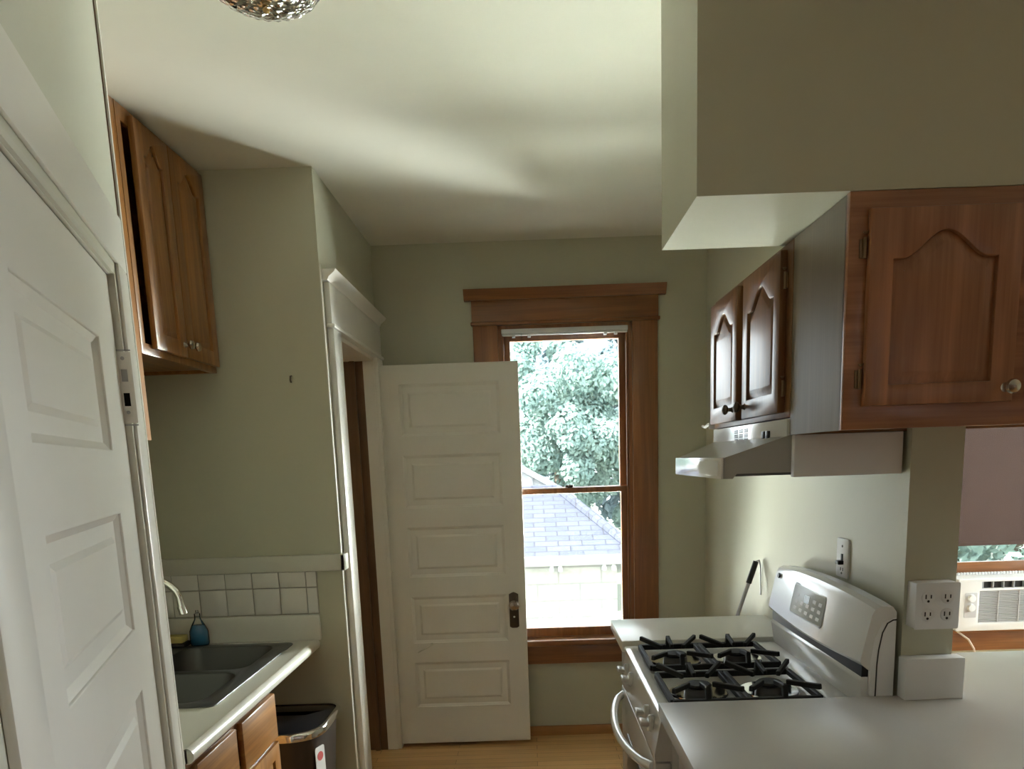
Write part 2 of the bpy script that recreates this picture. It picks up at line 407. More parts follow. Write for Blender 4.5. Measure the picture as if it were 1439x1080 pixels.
# ------------------------------------------------------------------ door maker
def panel_door(name, label, W, Z0, Z1, th, panels, M, mat):
    fr = G()
    hol = [rect(a, b, c, d) for a, b, c, d in panels]
    fr.plate(rect(0, W, Z0, Z1), hol, -th/2, th/2, M, .002)
    for (a, b, c, d) in panels:
        for sgn in (1, -1):
            L = rect(a-.004, b+.004, c-.004, d+.004)
            zz = [(.0, th/2-.003), (.013, th/2-.010), (.017, th/2-.013)]
            zz2 = [(.0, th/2-.013), (.040, th/2-.013), (.052, th/2-.008)]
            lo = []
            for ins, z in zz: lo.append([(u, v, sgn*z) for u, v in inset(L, ins)])
            for ins, z in ((.045, th/2-.013), (.056, th/2-.007)): lo.append([(u, v, sgn*z) for u, v in inset(L, ins)])
            fr.loft(lo, False, True, M)
    o = put(name, fr, mat, loc=M @ Vector((W/2, Z0, 0)), sharp=12)
    return struct(o, label, 'door')
PAN1 = [(.172, .700, a, b) for a, b in ((1.592, 1.800), (1.240, 1.470), (.895, 1.115), (.55, .77), (.22, .43))]
door1 = panel_door('door_1', 'near white panelled door filling the left edge', .865, .012, 1.946, .040, PAN1, frame(dv, (0,0,1), nv, HG - nv*.020), M_white)
# its frame: jamb, stop, casing and head
g = G()
g.prism(rect(.868, .884, 0, 1.962), -.13, REV, DM); g.prism(rect(-.012, -.003, 0, 1.962), -.13, REV, DM); g.prism(rect(-.012, .884, 1.949, 1.962), -.13, REV, DM)
g.prism(rect(-.012, .884, 1.9475, 1.974), -.002, .006, DM, .002); g.prism(rect(.850, .868, 0, 1.962), -.060, -.042, DM); g.prism(rect(-.003, .868, 1.930, 1.962), -.060, -.042, DM); g.prism(rect(-.003, .012, 0, 1.962), -.060, -.042, DM)
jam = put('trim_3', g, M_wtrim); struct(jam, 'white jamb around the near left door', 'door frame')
g = G(); g.prism(rect(.884, .985, 0, 1.974), REV, REV+.008, DM, .003); g.prism(rect(-.12, -.014, 0, 1.974), REV, REV+.012, DM, .003)
g.prism(rect(-.13, .985, 1.974, 2.087), REV, REV+.008, DM, .003); 
put('casing', g, M_white, jam)
g = G(); g.prism(rect(1.002, 1.0055, 2.08, ZC-.001), REV+.0003, REV+.0022, DM); put('caulk_gap', g, M_brown, jam)
g = G(); g.prism(rect(1.006, 1.022, 0, ZC-.001), REV, REV+.006, DM); put('corner_strip', g, M_white, jam)
g = G(); g.prism([(0, 1.655), (0, 1.79), (.020, 1.79), (.020, 1.655)], .8655, .8685, frame(nv, (0,0,1), -dv, HG))
SM = frame(nv, (0,0,1), -dv, HG + dv*.868)
g = G().plate(rect(-.004, .026, 1.650, 1.795), [rect(.004, .016, 1.685, 1.712), rect(.004, .016, 1.735, 1.760)], 0, .002, SM, .0005)
sp = put('strike_plate', g, M_white, jam)
g = G()
for z in (1.672, 1.782): g.lathe([(0, 0), (.004, 0), (.004, .003), (0, .003)], (0, 0, 0), 'Z', 10, SM @ Matrix.Translation((.010, z, .001)))
g.prism(rect(.004, .016, 1.735, 1.760), 0, .0006, SM); g.prism(rect(-.004, .026, 1.645, 1.648), 0, .0015, SM); g.prism(rect(-.004, .026, 1.797, 1.800), 0, .0015, SM)
put('screw', g, M_plgrey, sp)
put('latch_hole', G().prism(rect(.004, .016, 1.685, 1.712), 0, .0006, SM), M_dark, sp)

# second door, swung open against the back wall
D2 = frame((1,0,0), (0,0,1), (0,-1,0), (-.752, 4.040, 0))
PAN2 = [(.107, .615, a, b) for a, b in ((1.680, 1.938), (1.310, 1.580), (.945, 1.207), (.586, .836), (.228, .476))]
door2 = panel_door('door_2', 'white five panel door standing open before the window', .718, .020, 2.036, .036, PAN2, D2, M_white)
g = G().plate([(.628,.662),(.640,.655),(.666,.655),(.678,.662),(.678,.838),(.666,.845),(.653,.850),(.640,.845),(.628,.838)], [circ(.653, .715, .0055, 10)], .018, .022, D2, .001)
kp = put('escutcheon', g, M_bronze, door2)
g = G().lathe([(0, 0), (.006, 0), (.006, .0015), (0, .0015)], (0,0,0), 'Z', 10, D2 @ Matrix.Translation((.653, .715, .0185))); put('keyhole', g, M_lens, kp)
KM = D2 @ Matrix.Translation((.655, .785, .021))
g = G().lathe([(.012, 0), (.011, .018), (.018, .026), (.027, .036), (.028, .046), (.022, .055), (.0, .058)], (0,0,0), 'Z', 20, KM); put('door_knob', g, M_nickel, door2)
for z in (.28, 1.02, 1.78):
    g = G().tube([(-.755, 4.018, z-.045), (-.755, 4.018, z+.045)], .007, 10)
    g.lathe([(0,0), (.008,.002), (.005,.010), (0,.012)], (-.755, 4.018, z+.045), 'Z', 10); put('hinge', g, M_wtrim if z > 1.5 else M_bronze, door2)
g = G().tube([(-.625, 4.020, .535), (-.60, 4.014, .548), (-.565, 4.012, .565), (-.545, 4.018, .580)], .0035, 8)
g.lathe([(0,0), (.008,.0), (.008,.003), (0,.004)], (0,0,0), 'Z', 10, D2 @ Matrix.Translation((.205, .580, .018))); put('hook_latch', g, M_wtrim, door2)

# doorway woodwork on the left
g = G()
g.box(XD, XD+.026, DY0-.125, DY0, 0, DZ, .004); g.box(XD, XD+.026, DY1, YB-.002, 0, DZ, .004)
g.box(XD, XD+.022, DY0-.128, YB-.002, DZ+.014, 2.245, .002); g.box(XD, XD+.034, DY0-.135, YB-.002, DZ, DZ+.016, .005)
c = put('trim_4', g, M_white); struct(c, 'white casing and head around the doorway on the left', 'door frame')
g = G().prism([(0,0), (.024,0), (.030,.012), (.052,.030), (.058,.040), (0,.040)], -(YB-.002), -(DY0-.165), frame((1,0,0), (0,0,1), (0,-1,0), (XD, 0, 2.245)))
put('cornice', g, M_white, c)
g = G().box(XD, XD+.004, YP-.0005, YP+.013, 0, 2.30); put('corner_bead', g, M_white, c)
g = G().box(XD-.21, XD+.004, DY0-.013, DY0+.004, 0, DZ); g.box(XD-.050, XD+.004, DY1-.004, DY1+.013, 0, DZ); g.box(XD-.21, XD+.004, DY0, DY1, DZ-.018, DZ); put('jamb', g, M_white, c)
g = G().box(XD-.42, XD-.050, DY1-.004, DY1+.013, 0, DZ+.4); g.box(XD-.115, XD-.09, DY1-.020, DY1-.003, 0, DZ); g.box(-1.9, XD-.42, DY1+.004, DY1+.03, 0, ZC); g.box(XD-.42, XD-.20, DY1+.0, DY1+.03, DZ, ZC); put('inner_jamb', g, M_brown, c)

# ------------------------------------------------------------------ cabinet doors
def arch(u0, u1, v0, v1, drop, sh=.10, n=14):
    """outline with a cathedral top: flat shoulders, S curve to a centre peak"""
    w = u1-u0; pts = [(u0, v0), (u1, v0), (u1, v1-drop)]
    a, b = u1-sh*w, (u0+u1)/2
    for k in range(n+1):
        t = k/n; pts.append((a+(b-a)*t, v1-drop+drop*(.5-.5*math.cos(PI*t))**.85))
    for k in range(1, n+1):
        t = k/n; pts.append((b+(u0+sh*w-b)*t, v1-drop+drop*(.5+.5*math.cos(PI*t))**.85))
    pts.append((u0, v1-drop))
    return pts
def knob(parent, M, mat, r=.016):
    g = G().lathe([(0, 0), (.010, 0), (.006, .006), (.006, .014), (r*.8, .018), (r, .024), (r*.85, .030), (r*.4, .033), (0, .034)], (0,0,0), 'Z', 18, M)
    return put('knob', g, mat, parent)
def cab_door(parent, M, w, h, mv, mh, kpos, kmat, stile=.052, top=.050, bot=.052, drop=.045, arched=True, hinges=None, kr=.016):
    out = rect(0, w, 0, h)
    hole = arch(stile, w-stile, bot, h-top, drop) if arched else rect(stile, w-stile, bot, h-top)
    g = G().plate(out, [hole], 0, .019, M, .003)
    d = put('door', g, mv, parent)
    lo = [[(u, v, z) for u, v in inset(hole, i)] for i, z in ((-.006, .002), (-.006, .008), (.003, .009), (.022, .016), (.026, .0165))]
    put('raised_panel', G().loft(lo, True, True, M), mv, d, )
    if kpos: knob(d, M @ Matrix.Translation((kpos[0], kpos[1], .019)), kmat, kr)
    if hinges:
        for (u, v) in hinges:
            g = G().tube([(u, v-.020, .008), (u, v+.020, .008)], .0042, 8, M); g.prism(rect(u-.009, u+.002, v-.018, v+.018), -.001, .004, M, .0008)
            g.lathe([(0, -.006), (.004, -.003), (.006, 0), (0, 0)], (0,0,0), 'Z', 8, M @ Matrix.Translation((u, v, .010)) @ Matrix.Rotation(-PI/2, 4, 'X') @ Matrix.Translation((0, 0, .030)))
            put('hinge', g, M_hinge, d)
    return d

# --- left upper cabinet with two doors
ZB = 1.912; XF = -1.191
t = thing('wall_cabinet', 'oak wall cabinet with two arched doors near the ceiling, left', 'cabinet', (-1.35, 2.77, ZB))
g = G(); g.box(XL, XF-.02, 2.479, 2.492, ZB, ZC-.004); g.box(XL, XF-.02, 3.045, YP-.002, ZB, ZC-.004); g.box(XL, XF-.02, 2.479, YP-.002, ZB+.012, ZB+.024); g.box(XL, XL+.008, 2.479, YP-.002, ZB, ZC-.004); g.box(XL, XF-.02, 2.479, YP-.002, ZC-.02, ZC-.004)
put('carcass', g, M_oakY, t)
FM = frame((0,1,0), (0,0,1), (1,0,0), (XF-.02, 0, 0))
g = G().plate(rect(2.479, YP-.002, ZB, ZC-.003), [rect(2.507, 2.765, ZB+.034, ZC-.05), rect(2.785, YP-.045, ZB+.034, ZC-.05)], 0, .020, FM, .001)
put('face_frame', g, M_oakZ, t)
for (a, b, k) in ((2.548, 2.775, .205), (2.780, YP-.012, .026)):
    cab_door(t, frame((0,1,0), (0,0,1), (1,0,0), (XF, a, ZB+.022)), b-a, .685, M_oakZ, M_oakY, (k, .040), M_nickel, drop=.05, top=.045)
# --- taller cabinet nearer, mostly hidden by the angled wall
t = thing('wall_cabinet', 'narrow edge of a longer oak cabinet beside the angled wall', 'cabinet', (-1.35, 2.30, 1.645))
put('carcass', G().box(XL, XF-.02, 2.05, 2.474, 1.645, ZC-.004, .001), M_oakZ, t)
put('face_frame', G().box(XF-.02, XF, 2.05, 2.476, 1.645, ZC-.004, .002), M_oakZ, t)

# --- sink base cabinet, worktop, sink
ZK, XK = .846, -.877
t = thing('base_cabinet', 'oak base cabinet under the sink counter', 'cabinet', (-1.2, 2.2, 0))
g = G(); g.box(XL, -.925, 1.86, 1.875, .09, ZK-.042); g.box(XL, -.99, 2.495, 2.51, .09, .665); g.box(-.99, -.925, 2.495, 2.51, .09, ZK-.042); g.box(XL, -.925, 1.86, 2.51, .09, .105); g.box(XL, XL+.01, 1.86, 2.51, .09, ZK-.042); g.box(XL, -.99, 1.87, 2.50, 0, .09)
put('carcass', g, M_oakY, t)
BM = frame((0,1,0), (0,0,1), (1,0,0), (-.925, 0, 0))
put('face_frame', G().plate(rect(1.86, 2.512, .09, ZK-.042), [rect(1.90, 2.155, .14, .62), rect(1.90, 2.155, .655, .775), rect(2.205, 2.47, .14, .62), rect(2.205, 2.47, .655, .775)], 0, .02, BM, .001), M_hcZ, t)
for a, b, kk in ((1.89, 2.160, .24), (2.205, 2.508, .03)):
    dr = put('drawer_front', G().box(-.905, -.886, a, b, .635, .792, .005), M_oakY, t)
    cab_door(t, frame((0,1,0), (0,0,1), (1,0,0), (-.905, a, .115)), b-a, .505, M_oakZ, M_oakY, (kk, .46), M_nickel, arched=False)
t = thing('sink_counter', 'white laminate counter with rounded front edge around the sink', 'countertop', (-1.2, 2.45, ZK-.042))
SX0, SX1, SY0, SY1 = -1.465, -.962, 2.195, 3.005
CM = frame((1,0,0), (0,1,0), (0,0,1), (0,0,0))
g = G().plate(rect(XL, XK-.018, 1.855, YP-.001), [rect(SX0+.02, SX1-.02, SY0+.02, SY1-.02)], ZK-.038, ZK, CM)
rim = []
for k in range(13):
    a = -PI/2 + PI*k/12; rim.append((XK-.019+.019*math.cos(a), ZK-.019+.0215*math.sin(a)))
g.prism([(-.90, ZK-.0405), (-.90, ZK), (-.905, ZK+.0)][:2] + rim[::-1], -(YP-.001), -1.855, frame((1,0,0), (0,0,1), (0,-1,0), (0,0,0)))
put('worktop', g, M_lam, t)
g = G().box(XL, -.866, YP-.022, YP-.001, ZK, .953, .006); g.box(XL, XL+.02, 1.855, YP-.02, ZK, .953, .006); put('upstand', g, M_lam, t)
t = thing('kitchen_sink', 'stainless double bowl sink in the left counter', 'sink', (-1.21, 2.6, ZK-.16))
bowls = [(-1.40, -1.005, 2.235, 2.575), (-1.40, -1.045, 2.615, 2.975)]
bowls = [(-1.385, -1.020, 2.235, 2.572), (-1.385, -1.020, 2.612, 2.965)]
g = G().plate(rrect(SX0, SX1, SY0, SY1, .03), [rrect(a, b, c, d, .06) for a, b, c, d in bowls], ZK, ZK+.005, CM, .0015)
put('rim', g, M_steel, t)
for a, b, c, d in bowls:
    lo = []
    for ins, z, r in ((-.001, ZK+.003, .06), (.004, ZK-.010, .058), (.012, ZK-.13, .06), (.03, ZK-.150, .05), (.10, ZK-.155, .03)):
        lo.append([(u, v, z) for u, v in rrect(a+ins, b-ins, c+ins, d-ins, max(r, .01))])
    bo = put('bowl', G().loft(lo, False, True), M_steel, t, sharp=60)
    put('drain', G().lathe([(.043, ZK-.1545), (.040, ZK-.152), (.025, ZK-.153), (0, ZK-.1535)], ((a+b)/2, (c+d)/2, 0), 'Z', 20), M_chrome, bo)
# faucet
t = thing('faucet', 'chrome gooseneck faucet curving over the sink', 'faucet', (-1.435, 2.60, ZK+.005))
put('base', G().box(-1.46, -1.41, 2.50, 2.70, ZK+.005, ZK+.022, .007, 3), M_chrome, t)
arcp = [(-1.435, 2.60, ZK+.02), (-1.435, 2.60, 1.10)]
for k in range(1, 12):
    a = PI*k/12*1.02; arcp.append((-1.325-.110*math.cos(a), 2.60, 1.10+.085*math.sin(a)))
arcp.append((-1.212, 2.60, 1.072))
put('spout', G().tube(arcp, [.013]*3+[.012]*10+[.012, ][:len(arcp)-13] if False else .012, 14), M_chrome, t)
put('aerator', G().tube([(-1.215, 2.60, 1.085), (-1.209, 2.60, 1.058)], .0145, 14), M_chrome, t)
for y in (2.52, 2.68):
    g = G().lathe([(.016, ZK+.02), (.014, ZK+.05), (.010, ZK+.06), (0, ZK+.062)], (-1.435, y, 0), 'Z', 14); g.tube([(-1.435, y, ZK+.055), (-1.40, y+(.03 if y > 2.6 else -.03), ZK+.062)], .006, 8); put('handle', g, M_chrome, t)
# soap bottle
t = thing('soap_bottle', 'clear soap bottle half full of blue liquid on the sink ledge', 'soap bottle', (-1.345, 3.005, ZK+.005))
z = ZK+.0055; bx, by = -1.345, 3.008
def oval(rx, ry, zz, n=24): return [(bx+rx*math.cos(2*PI*k/n), by+ry*math.sin(2*PI*k/n), zz) for k in range(n)]
put('liquid', G().loft([oval(.034, .018, z+.003), oval(.037, .020, z+.01), oval(.036, .020, z+.055), oval(.026, .017, z+.075), oval(.022, .014, z+.082)]), M_blue, t, sharp=60)
put('bottle', G().loft([oval(.036, .020, z), oval(.039, .022, z+.01), oval(.038, .022, z+.058), oval(.027, .018, z+.082), oval(.013, .012, z+.105), oval(.011, .011, z+.118)]), M_clear, t, sharp=60)
g = G().lathe([(.012, z+.116), (.012, z+.128), (.007, z+.131), (.005, z+.142), (0, z+.143)], (bx, by, 0), 'Z', 16); put('cap', g, M_clear, t)
t = thing('sponge', 'yellow sponge lying on a dark dish by the soap bottle', 'sponge', (-1.44, 2.985, ZK+.022))
put('sponge_block', G().box(-1.475, -1.395, 2.965, 3.020, ZK+.023, ZK+.050, .006, 2), M_sponge, t)
t = tag(put('soap_dish', G().box(-1.485, -1.385, 2.955, 3.030, ZK+.0055, ZK+.0225, .006, 2), M_black), 'small black dish under the yellow sponge', 'dish')

# trash can
t = thing('trash_can', 'dark trash can with silver rim under the counter overhang', 'trash can', (-1.0, 2.87, 0))
def dshape(ins, x0=-1.215, x1=-.800, y0=2.665, y1=3.050):
    p = []; a0, a1 = x0+ins, x1-ins; b0, b1 = y0+ins, y1-ins; r = .05
    for k in range(7): a = PI/2*k/6; p.append((a1-r+r*math.cos(a), b1-r+r*math.sin(a)))
    for k in range(7): a = PI/2+PI/2*k/6; p.append((a0+r+r*math.cos(a), b1-r+r*math.sin(a)))
    for k in range(17):
        a = PI + PI*k/16; c = math.cos(a); s_ = math.sin(a)
        p.append(((a0+a1)/2 + (a1-a0)/2*math.copysign(abs(c)**.55, c), b0+.16 - .16*abs(s_)**.75))
    return p
def lp(ins, z): return [(x, y, z) for x, y in dshape(ins)]
put('body', G().loft([lp(.055, .0), lp(.050, .02), lp(.014, .545)]), M_can, t, sharp=50)
put('rim', G().loft([lp(.012, .545), lp(.0, .550), lp(-.002, .572), lp(.004, .580), lp(.012, .580), lp(.012, .560)], False, False), M_chrome, t, sharp=50)
put('lid', G().loft([lp(.011, .556), lp(.011, .574), lp(.05, .580), lp(.11, .582)]), M_lid, t, sharp=50)
SMx = frame((.35, .937, 0), (0,0,1), (.937, -.35, 0), (-.826, 2.762, 0))
st = put('sticker', G().prism(rrect(-.028, .028, .36, .50, .008), .0, .002, SMx), M_plastic, t)
g = G().prism(circ(0, .462, .018), .0021, .0026, SMx); put('sticker_print', g, M_red, st)

# nail hook on the chase wall
t = tag(put('wall_hook', G().tube([(-.905, YP, 1.893), (-.905, YP-.012, 1.89), (-.905, YP-.016, 1.876), (-.905, YP-.010, 1.868)], .0035, 8), M_bronze), 'tiny dark hook on the bare dark wall', 'hook')

# ------------------------------------------------------------------ ceiling lamp
t = thing('ceiling_light', 'pressed glass ceiling light at the top edge', 'ceiling light', (-.535, 1.85, 2.518))
put('canopy', G().lathe([(.11, ZC-.001), (.115, ZC-.02), (.10, ZC-.034), (0, ZC-.036)], (-.535, 1.85, 0), 'Z', 32), M_brass, t)
loops = []
for k in range(13):
    a = PI/2*k/12; r = .128*math.cos(a)**.8 if k < 12 else .004; z = 2.606 - .076*math.sin(a)
    loops.append([(-.535+(r*(1+.035*math.cos(24*2*PI*j/96)*math.cos(a)+.03*math.sin(3*a*4)*.4))*math.cos(2*PI*j/96), 1.85+(r*(1+.035*math.cos(24*2*PI*j/96)))*math.sin(2*PI*j/96), z) for j in range(96)])
inner = [[(-.535+(p[0]+.535)*.95, 1.85+(p[1]-1.85)*.95, p[2]+.006) for p in l] for l in loops[::-1]]
put('glass_bowl', G().loft(loops + inner, False, False), M_lampglass, t, sharp=25)
put('finial', G().lathe([(0, 2.518), (.006, 2.520), (.008, 2.525), (.004, 2.529), (0, 2.532)], (-.535, 1.85, 0), 'Z', 14), M_brass, t)
for s in (-1, 1): put('bulb', G().lathe([(.012, 2.604), (.014, 2.595), (.024, 2.58), (.022, 2.56), (0, 2.55)], (-.535+.05*s, 1.85, 0), 'Z', 16), M_plastic, t)

# ------------------------------------------------------------------ right-hand upper cabinets and hood
ZCB = 1.585; XC = .660
t = thing('wall_cabinet', 'oak cabinet with a large arched door facing the viewer under the soffit', 'cabinet', (1.04, 1.80, ZCB))
g = G(); g.box(XC+.006, 1.44, 1.66, 1.968, ZCB+.012, ZCB+.024); g.box(1.425, 1.44, 1.66, 1.968, ZCB, ZS-.002); g.box(XC+.006, 1.44, 1.960, 1.968, ZCB, ZS-.002) ; g.box(XC+.006, 1.44, 1.66, 1.968, ZS-.016, ZS-.002)
put('carcass', g, M_oakX, t)
put('end_panel', G().box(XC, XC+.006, 1.655, 1.966, ZCB, ZS-.002), M_endp, t)['label'] = 'beige end panel'
PM = frame((1,0,0), (0,0,1), (0,-1,0), (0, 1.661, 0))
put('face_frame', G().plate(rect(XC, 1.442, ZCB, ZS-.001), [rect(.71, .985, ZCB+.065, ZS-.06), rect(1.06, 1.40, ZCB+.065, ZS-.06)], 0, .020, PM, .0015), M_hcX, t)
cab_door(t, frame((1,0,0), (0,0,1), (0,-1,0), (.696, 1.641, 1.632)), .304, .382, M_hcZ2, M_hcX, (.288, .028), M_nickel, stile=.048, top=.045, bot=.042, drop=.052, hinges=((-.006, .055), (-.006, .310)), kr=.015)
cab_door(t, frame((1,0,0), (0,0,1), (0,-1,0), (1.055, 1.641, 1.632)), .345, .382, M_hcZ2, M_hcX, (.02, .028), M_nickel, stile=.048, top=.045, bot=.042, drop=.052, kr=.015)
ZH = 1.628
t = thing('wall_cabinet', 'dark glossy oak cabinet with two arched doors above the range hood', 'cabinet', (.80, 2.36, ZH))
g = G(); g.box(XC+.02, XE-.002, 1.972, 2.752, ZH, ZH+.014); g.box(XC+.02, XE-.002, 1.972, 1.986, ZH, ZS-.002); g.box(XC+.02, XE-.002, 2.738, 2.752, ZH, ZS-.002); g.box(XC+.02, XE-.002, 1.972, 2.752, ZS-.016, ZS-.002); g.box(XE-.01, XE-.002, 1.972, 2.752, ZH, ZS-.002)
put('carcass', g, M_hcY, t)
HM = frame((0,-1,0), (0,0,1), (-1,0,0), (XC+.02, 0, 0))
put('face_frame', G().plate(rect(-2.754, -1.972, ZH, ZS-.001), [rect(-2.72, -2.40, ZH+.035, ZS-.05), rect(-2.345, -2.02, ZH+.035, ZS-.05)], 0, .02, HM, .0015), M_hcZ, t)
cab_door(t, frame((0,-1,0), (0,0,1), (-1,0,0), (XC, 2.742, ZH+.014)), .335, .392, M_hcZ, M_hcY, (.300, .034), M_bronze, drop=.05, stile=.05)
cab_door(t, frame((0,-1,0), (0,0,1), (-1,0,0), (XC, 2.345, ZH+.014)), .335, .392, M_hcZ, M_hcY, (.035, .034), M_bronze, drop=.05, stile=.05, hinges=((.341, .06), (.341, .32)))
g = G().box(XC-.02, XC+.012, 2.754, 2.757, 1.628, 1.650, .001); g.tube([(XC, 2.757, 1.64), (XC-.012, 2.80, 1.645), (XC-.016, 2.83, 1.637), (XC-.02, 2.85, 1.642)], .005, 8)
put('side_hook', g, M_plastic, t)

# range hood
t = thing('range_hood', 'white range hood with a projecting lit edge above the stove', 'range hood', (.72, 2.36, 1.478))
HY0, HY1 = 1.972, 2.752
prof = [(.945, 1.480), (.945, 1.626), (.664, 1.626), (.664, 1.585), (.500, 1.534), (.496, 1.480), (.52, 1.480), (.53, 1.492), (.92, 1.492), (.92, 1.480)]
HP = frame((1,0,0), (0,0,1), (0,-1,0), (0,0,0))
cl_ = [[(x, y0 if (x > .6) else yy, z) for x, z in prof] for y0, yy in ((HY0, HY0), (HY1, HY1-.175))]
put('canopy', G().loft(cl_), M_hoodside, t)['label'] = 'grey beige hood body'
g = G().box(.655, .664, HY0+.004, HY1-.004, 1.556, 1.625, .002)
cp_ = put('control_panel', g, M_enam, t)
g = G()
for r in range(3):
    for c_ in range(3):
        y = 2.34 + c_*.055
        for q in range(3): g.box(.6535, .6552, y-.020, y+.016, 1.575+r*.014+q*.004, 1.577+r*.014+q*.004)
put('vent_slots', g, M_dark, cp_)
for y in (2.12, 2.155): put('rocker_switch', G().box(.648, .656, y-.012, y+.012, 1.578, 1.600, .002), M_black, cp_)
put('front_lip', G().box(.489, .497, HY0+.002, HY1-.177, 1.480, 1.534, .002), M_enam, t)
put('light_lens', G().box(.4875, .4895, HY0+.03, HY1-.205, 1.488, 1.526, .001), M_lens, t)
put('filter_grille', G().box(.54, .90, HY0+.05, HY1-.25, 1.484, 1.492), M_steel, t)
put('side_filler', G().box(.667, .938, 1.950, 1.9715, 1.480, 1.584, .001), M_plastic, t)['label'] = 'off white filler board on the hood side'

# ------------------------------------------------------------------ outlets on wall and pillar
t = thing('wall_outlet', 'narrow white outlet plate on the wall above the stove back', 'outlet', (XE, 2.31, 1.16))
OM = frame((0,-1,0), (0,0,1), (-1,0,0), (XE, 2.312, 0))
put('plate', G().prism(rrect(-.043, .043, 1.160, 1.278, .006), 0, .006, OM, .0015), M_plastic, t)
put('toggle', G().box(XE-.022, XE-.005, 2.300, 2.324, 1.200, 1.212, .002), M_black, t)
g = G().box(XE-.0085, XE-.005, 2.306, 2.318, 1.206, 1.232, .001); g.prism(rect(-.010, -.006, 1.180, 1.190), .006, .0072, OM); g.prism(rect(.006, .010, 1.180, 1.190), .006, .0072, OM); g.prism(circ(0, 1.173, .004), .006, .0072, OM); g.prism(circ(0, 1.255, .004), .006, .0072, OM)
put('slots', g, M_black, t)
t = thing('outlet_box', 'white four socket outlet box on the pillar end', 'outlet', (1.01, 1.932, 1.094))
put('box', G().box(.957, 1.062, 1.884, 1.931, 1.094, 1.210, .003), M_plastic, t)
QM = frame((1,0,0), (0,0,1), (0,-1,0), (1.0095, 1.884, 1.152))
put('cover', G().prism(rrect(-.055, .055, -.059, .059, .004), 0, .004, QM, .001), M_plastic, t)
for du in (-.024, .024):
    for dz in (-.022, .022):
        s_ = put('socket', G().prism(circ(du, dz, .0165, 24), .004, .0055, QM, .0005), M_plastic, t)
        g = G(); g.prism(rect(du-.008, du-.005, dz-.003, dz+.008), .0056, .006, QM); g.prism(rect(du+.005, du+.008, dz-.002, dz+.007), .0056, .006, QM); g.prism(circ(du, dz-.009, .0032, 10), .0056, .006, QM)
        put('slots', g, M_black, s_)

# ------------------------------------------------------------------ stove
CT = .872
t = thing('gas_stove', 'white four burner gas stove with black grates', 'stove', (.63, 2.32, 0))
SY0_, SY1_ = 1.945, 2.690; XF_ = .345
put('body', G().box(XF_+.015, .935, SY0_, SY1_, .06, CT-.012, .004), M_enam2, t)
put('base', G().box(XF_+.06, .93, SY0_+.01, SY1_-.01, 0, .06), M_black, t)
g = G().plate(rrect(XF_-.020, .865, SY0_, SY1_, .012), [rrect(XF_+.02, .80, SY0_+.03, SY1_-.03, .03)], CT-.014, CT, CM, .005); g.box(XF_, .82, SY0_+.02, SY1_-.02, CT-.014, CT-.006)
put('cooktop', g, M_enam, t)
ap = [(XF_-.012, CT-.012), (XF_+.03, CT-.012), (XF_+.03, CT-.135), (XF_-.030, CT-.135), (XF_-.032, CT-.120)]
put('control_front', G().prism(ap, -SY1_+.002, -SY0_-.002, HP), M_enam2, t)
put('oven_door', G().box(XF_-.030, XF_+.015, SY0_+.004, SY1_-.004, .235, CT-.142, .006), M_enam2, t)
put('oven_window', G().box(XF_-.0325, XF_-.028, SY0_+.16, SY1_-.16, .36, .60, .003), M_black, t)
put('drawer', G().box(XF_-.026, XF_+.015, SY0_+.004, SY1_-.004, .07, .228, .006), M_enam2, t)
hp = []
for k in range(17):
    s_ = k/16; y = SY1_-.045 - s_*(SY1_-SY0_-.09); hp.append((XF_-.030-.062*math.sin(PI*s_)**.6, y, CT-.165-.012*math.sin(PI*s_)))
put('handle', G().tube(hp, .0125, 14), M_enam, t)
KN = Vector((-.985, 0, .174)).normalized()
for y in (2.585, 2.475, 2.135, 2.045):
    KF = frame((0,-1,0), Vector((0,-1,0)).cross(-KN)*-1 if False else KN.cross(Vector((0,-1,0))), KN, (XF_-.022, y, CT-.062))
    g = G().lathe([(.0, 0), (.024, 0), (.023, .010), (.018, .014), (0, .014)], (0,0,0), 'Z', 22, KF); g.box(-.022, .022, -.0065, .0065, .012, .036, .004, 2, KF)
    put('knob', g, M_enam2, t)
def grate(y0, y1):
    x0, x1 = .372, .772; zb = CT+.005; zt = CT+.044; xm = (x0+x1)/2
    g = G(); b = .0055
    def bar(p, q, h=.018, w=.014):
        p, q = Vector(p), Vector(q); d = (q-p); L = d.length; d.normalize(); n = Vector((-d.y, d.x, 0)).normalized(); up = d.cross(n)*-1 if d.cross(n).z < 0 else d.cross(n)
        g.box(0, L, -w/2, w/2, -h/2, h/2, .002, 1, frame(d, n, up, p))
    for y in (y0, y1): bar((x0, y, zb+.006), (x1, y, zb+.006))
    for x in (x0, xm-.008, xm+.008, x1): bar((x, y0, zb+.006), (x, y1, zb+.006))
    ym = (y0+y1)/2
    for cx in ((x0+xm)/2-.004, (xm+x1)/2+.004):
        hx = (xm-x0)/2-.006
        for sx in (-1, 1):
            for sy in (-1, 1):   # corner prongs rise and lean to the centre
                bar((cx+sx*hx, (y1 if sy > 0 else y0), zb+.004), (cx+sx*hx, (y1 if sy > 0 else y0), zt+.006), .016, .020)
                bar((cx+sx*hx, (y1 if sy > 0 else y0), zt), (cx+sx*.035, ym+sy*.04, zt-.012), .015, .012)
        for sy in (-1, 1):
            yy = y1 if sy > 0 else y0
            bar((cx, yy, zb+.004), (cx, yy-sy*.012, zt+.006), .016, .014); bar((cx, yy-sy*.010, zt+.001), (cx, ym+sy*.045, zt-.010), .014, .011)
    return g
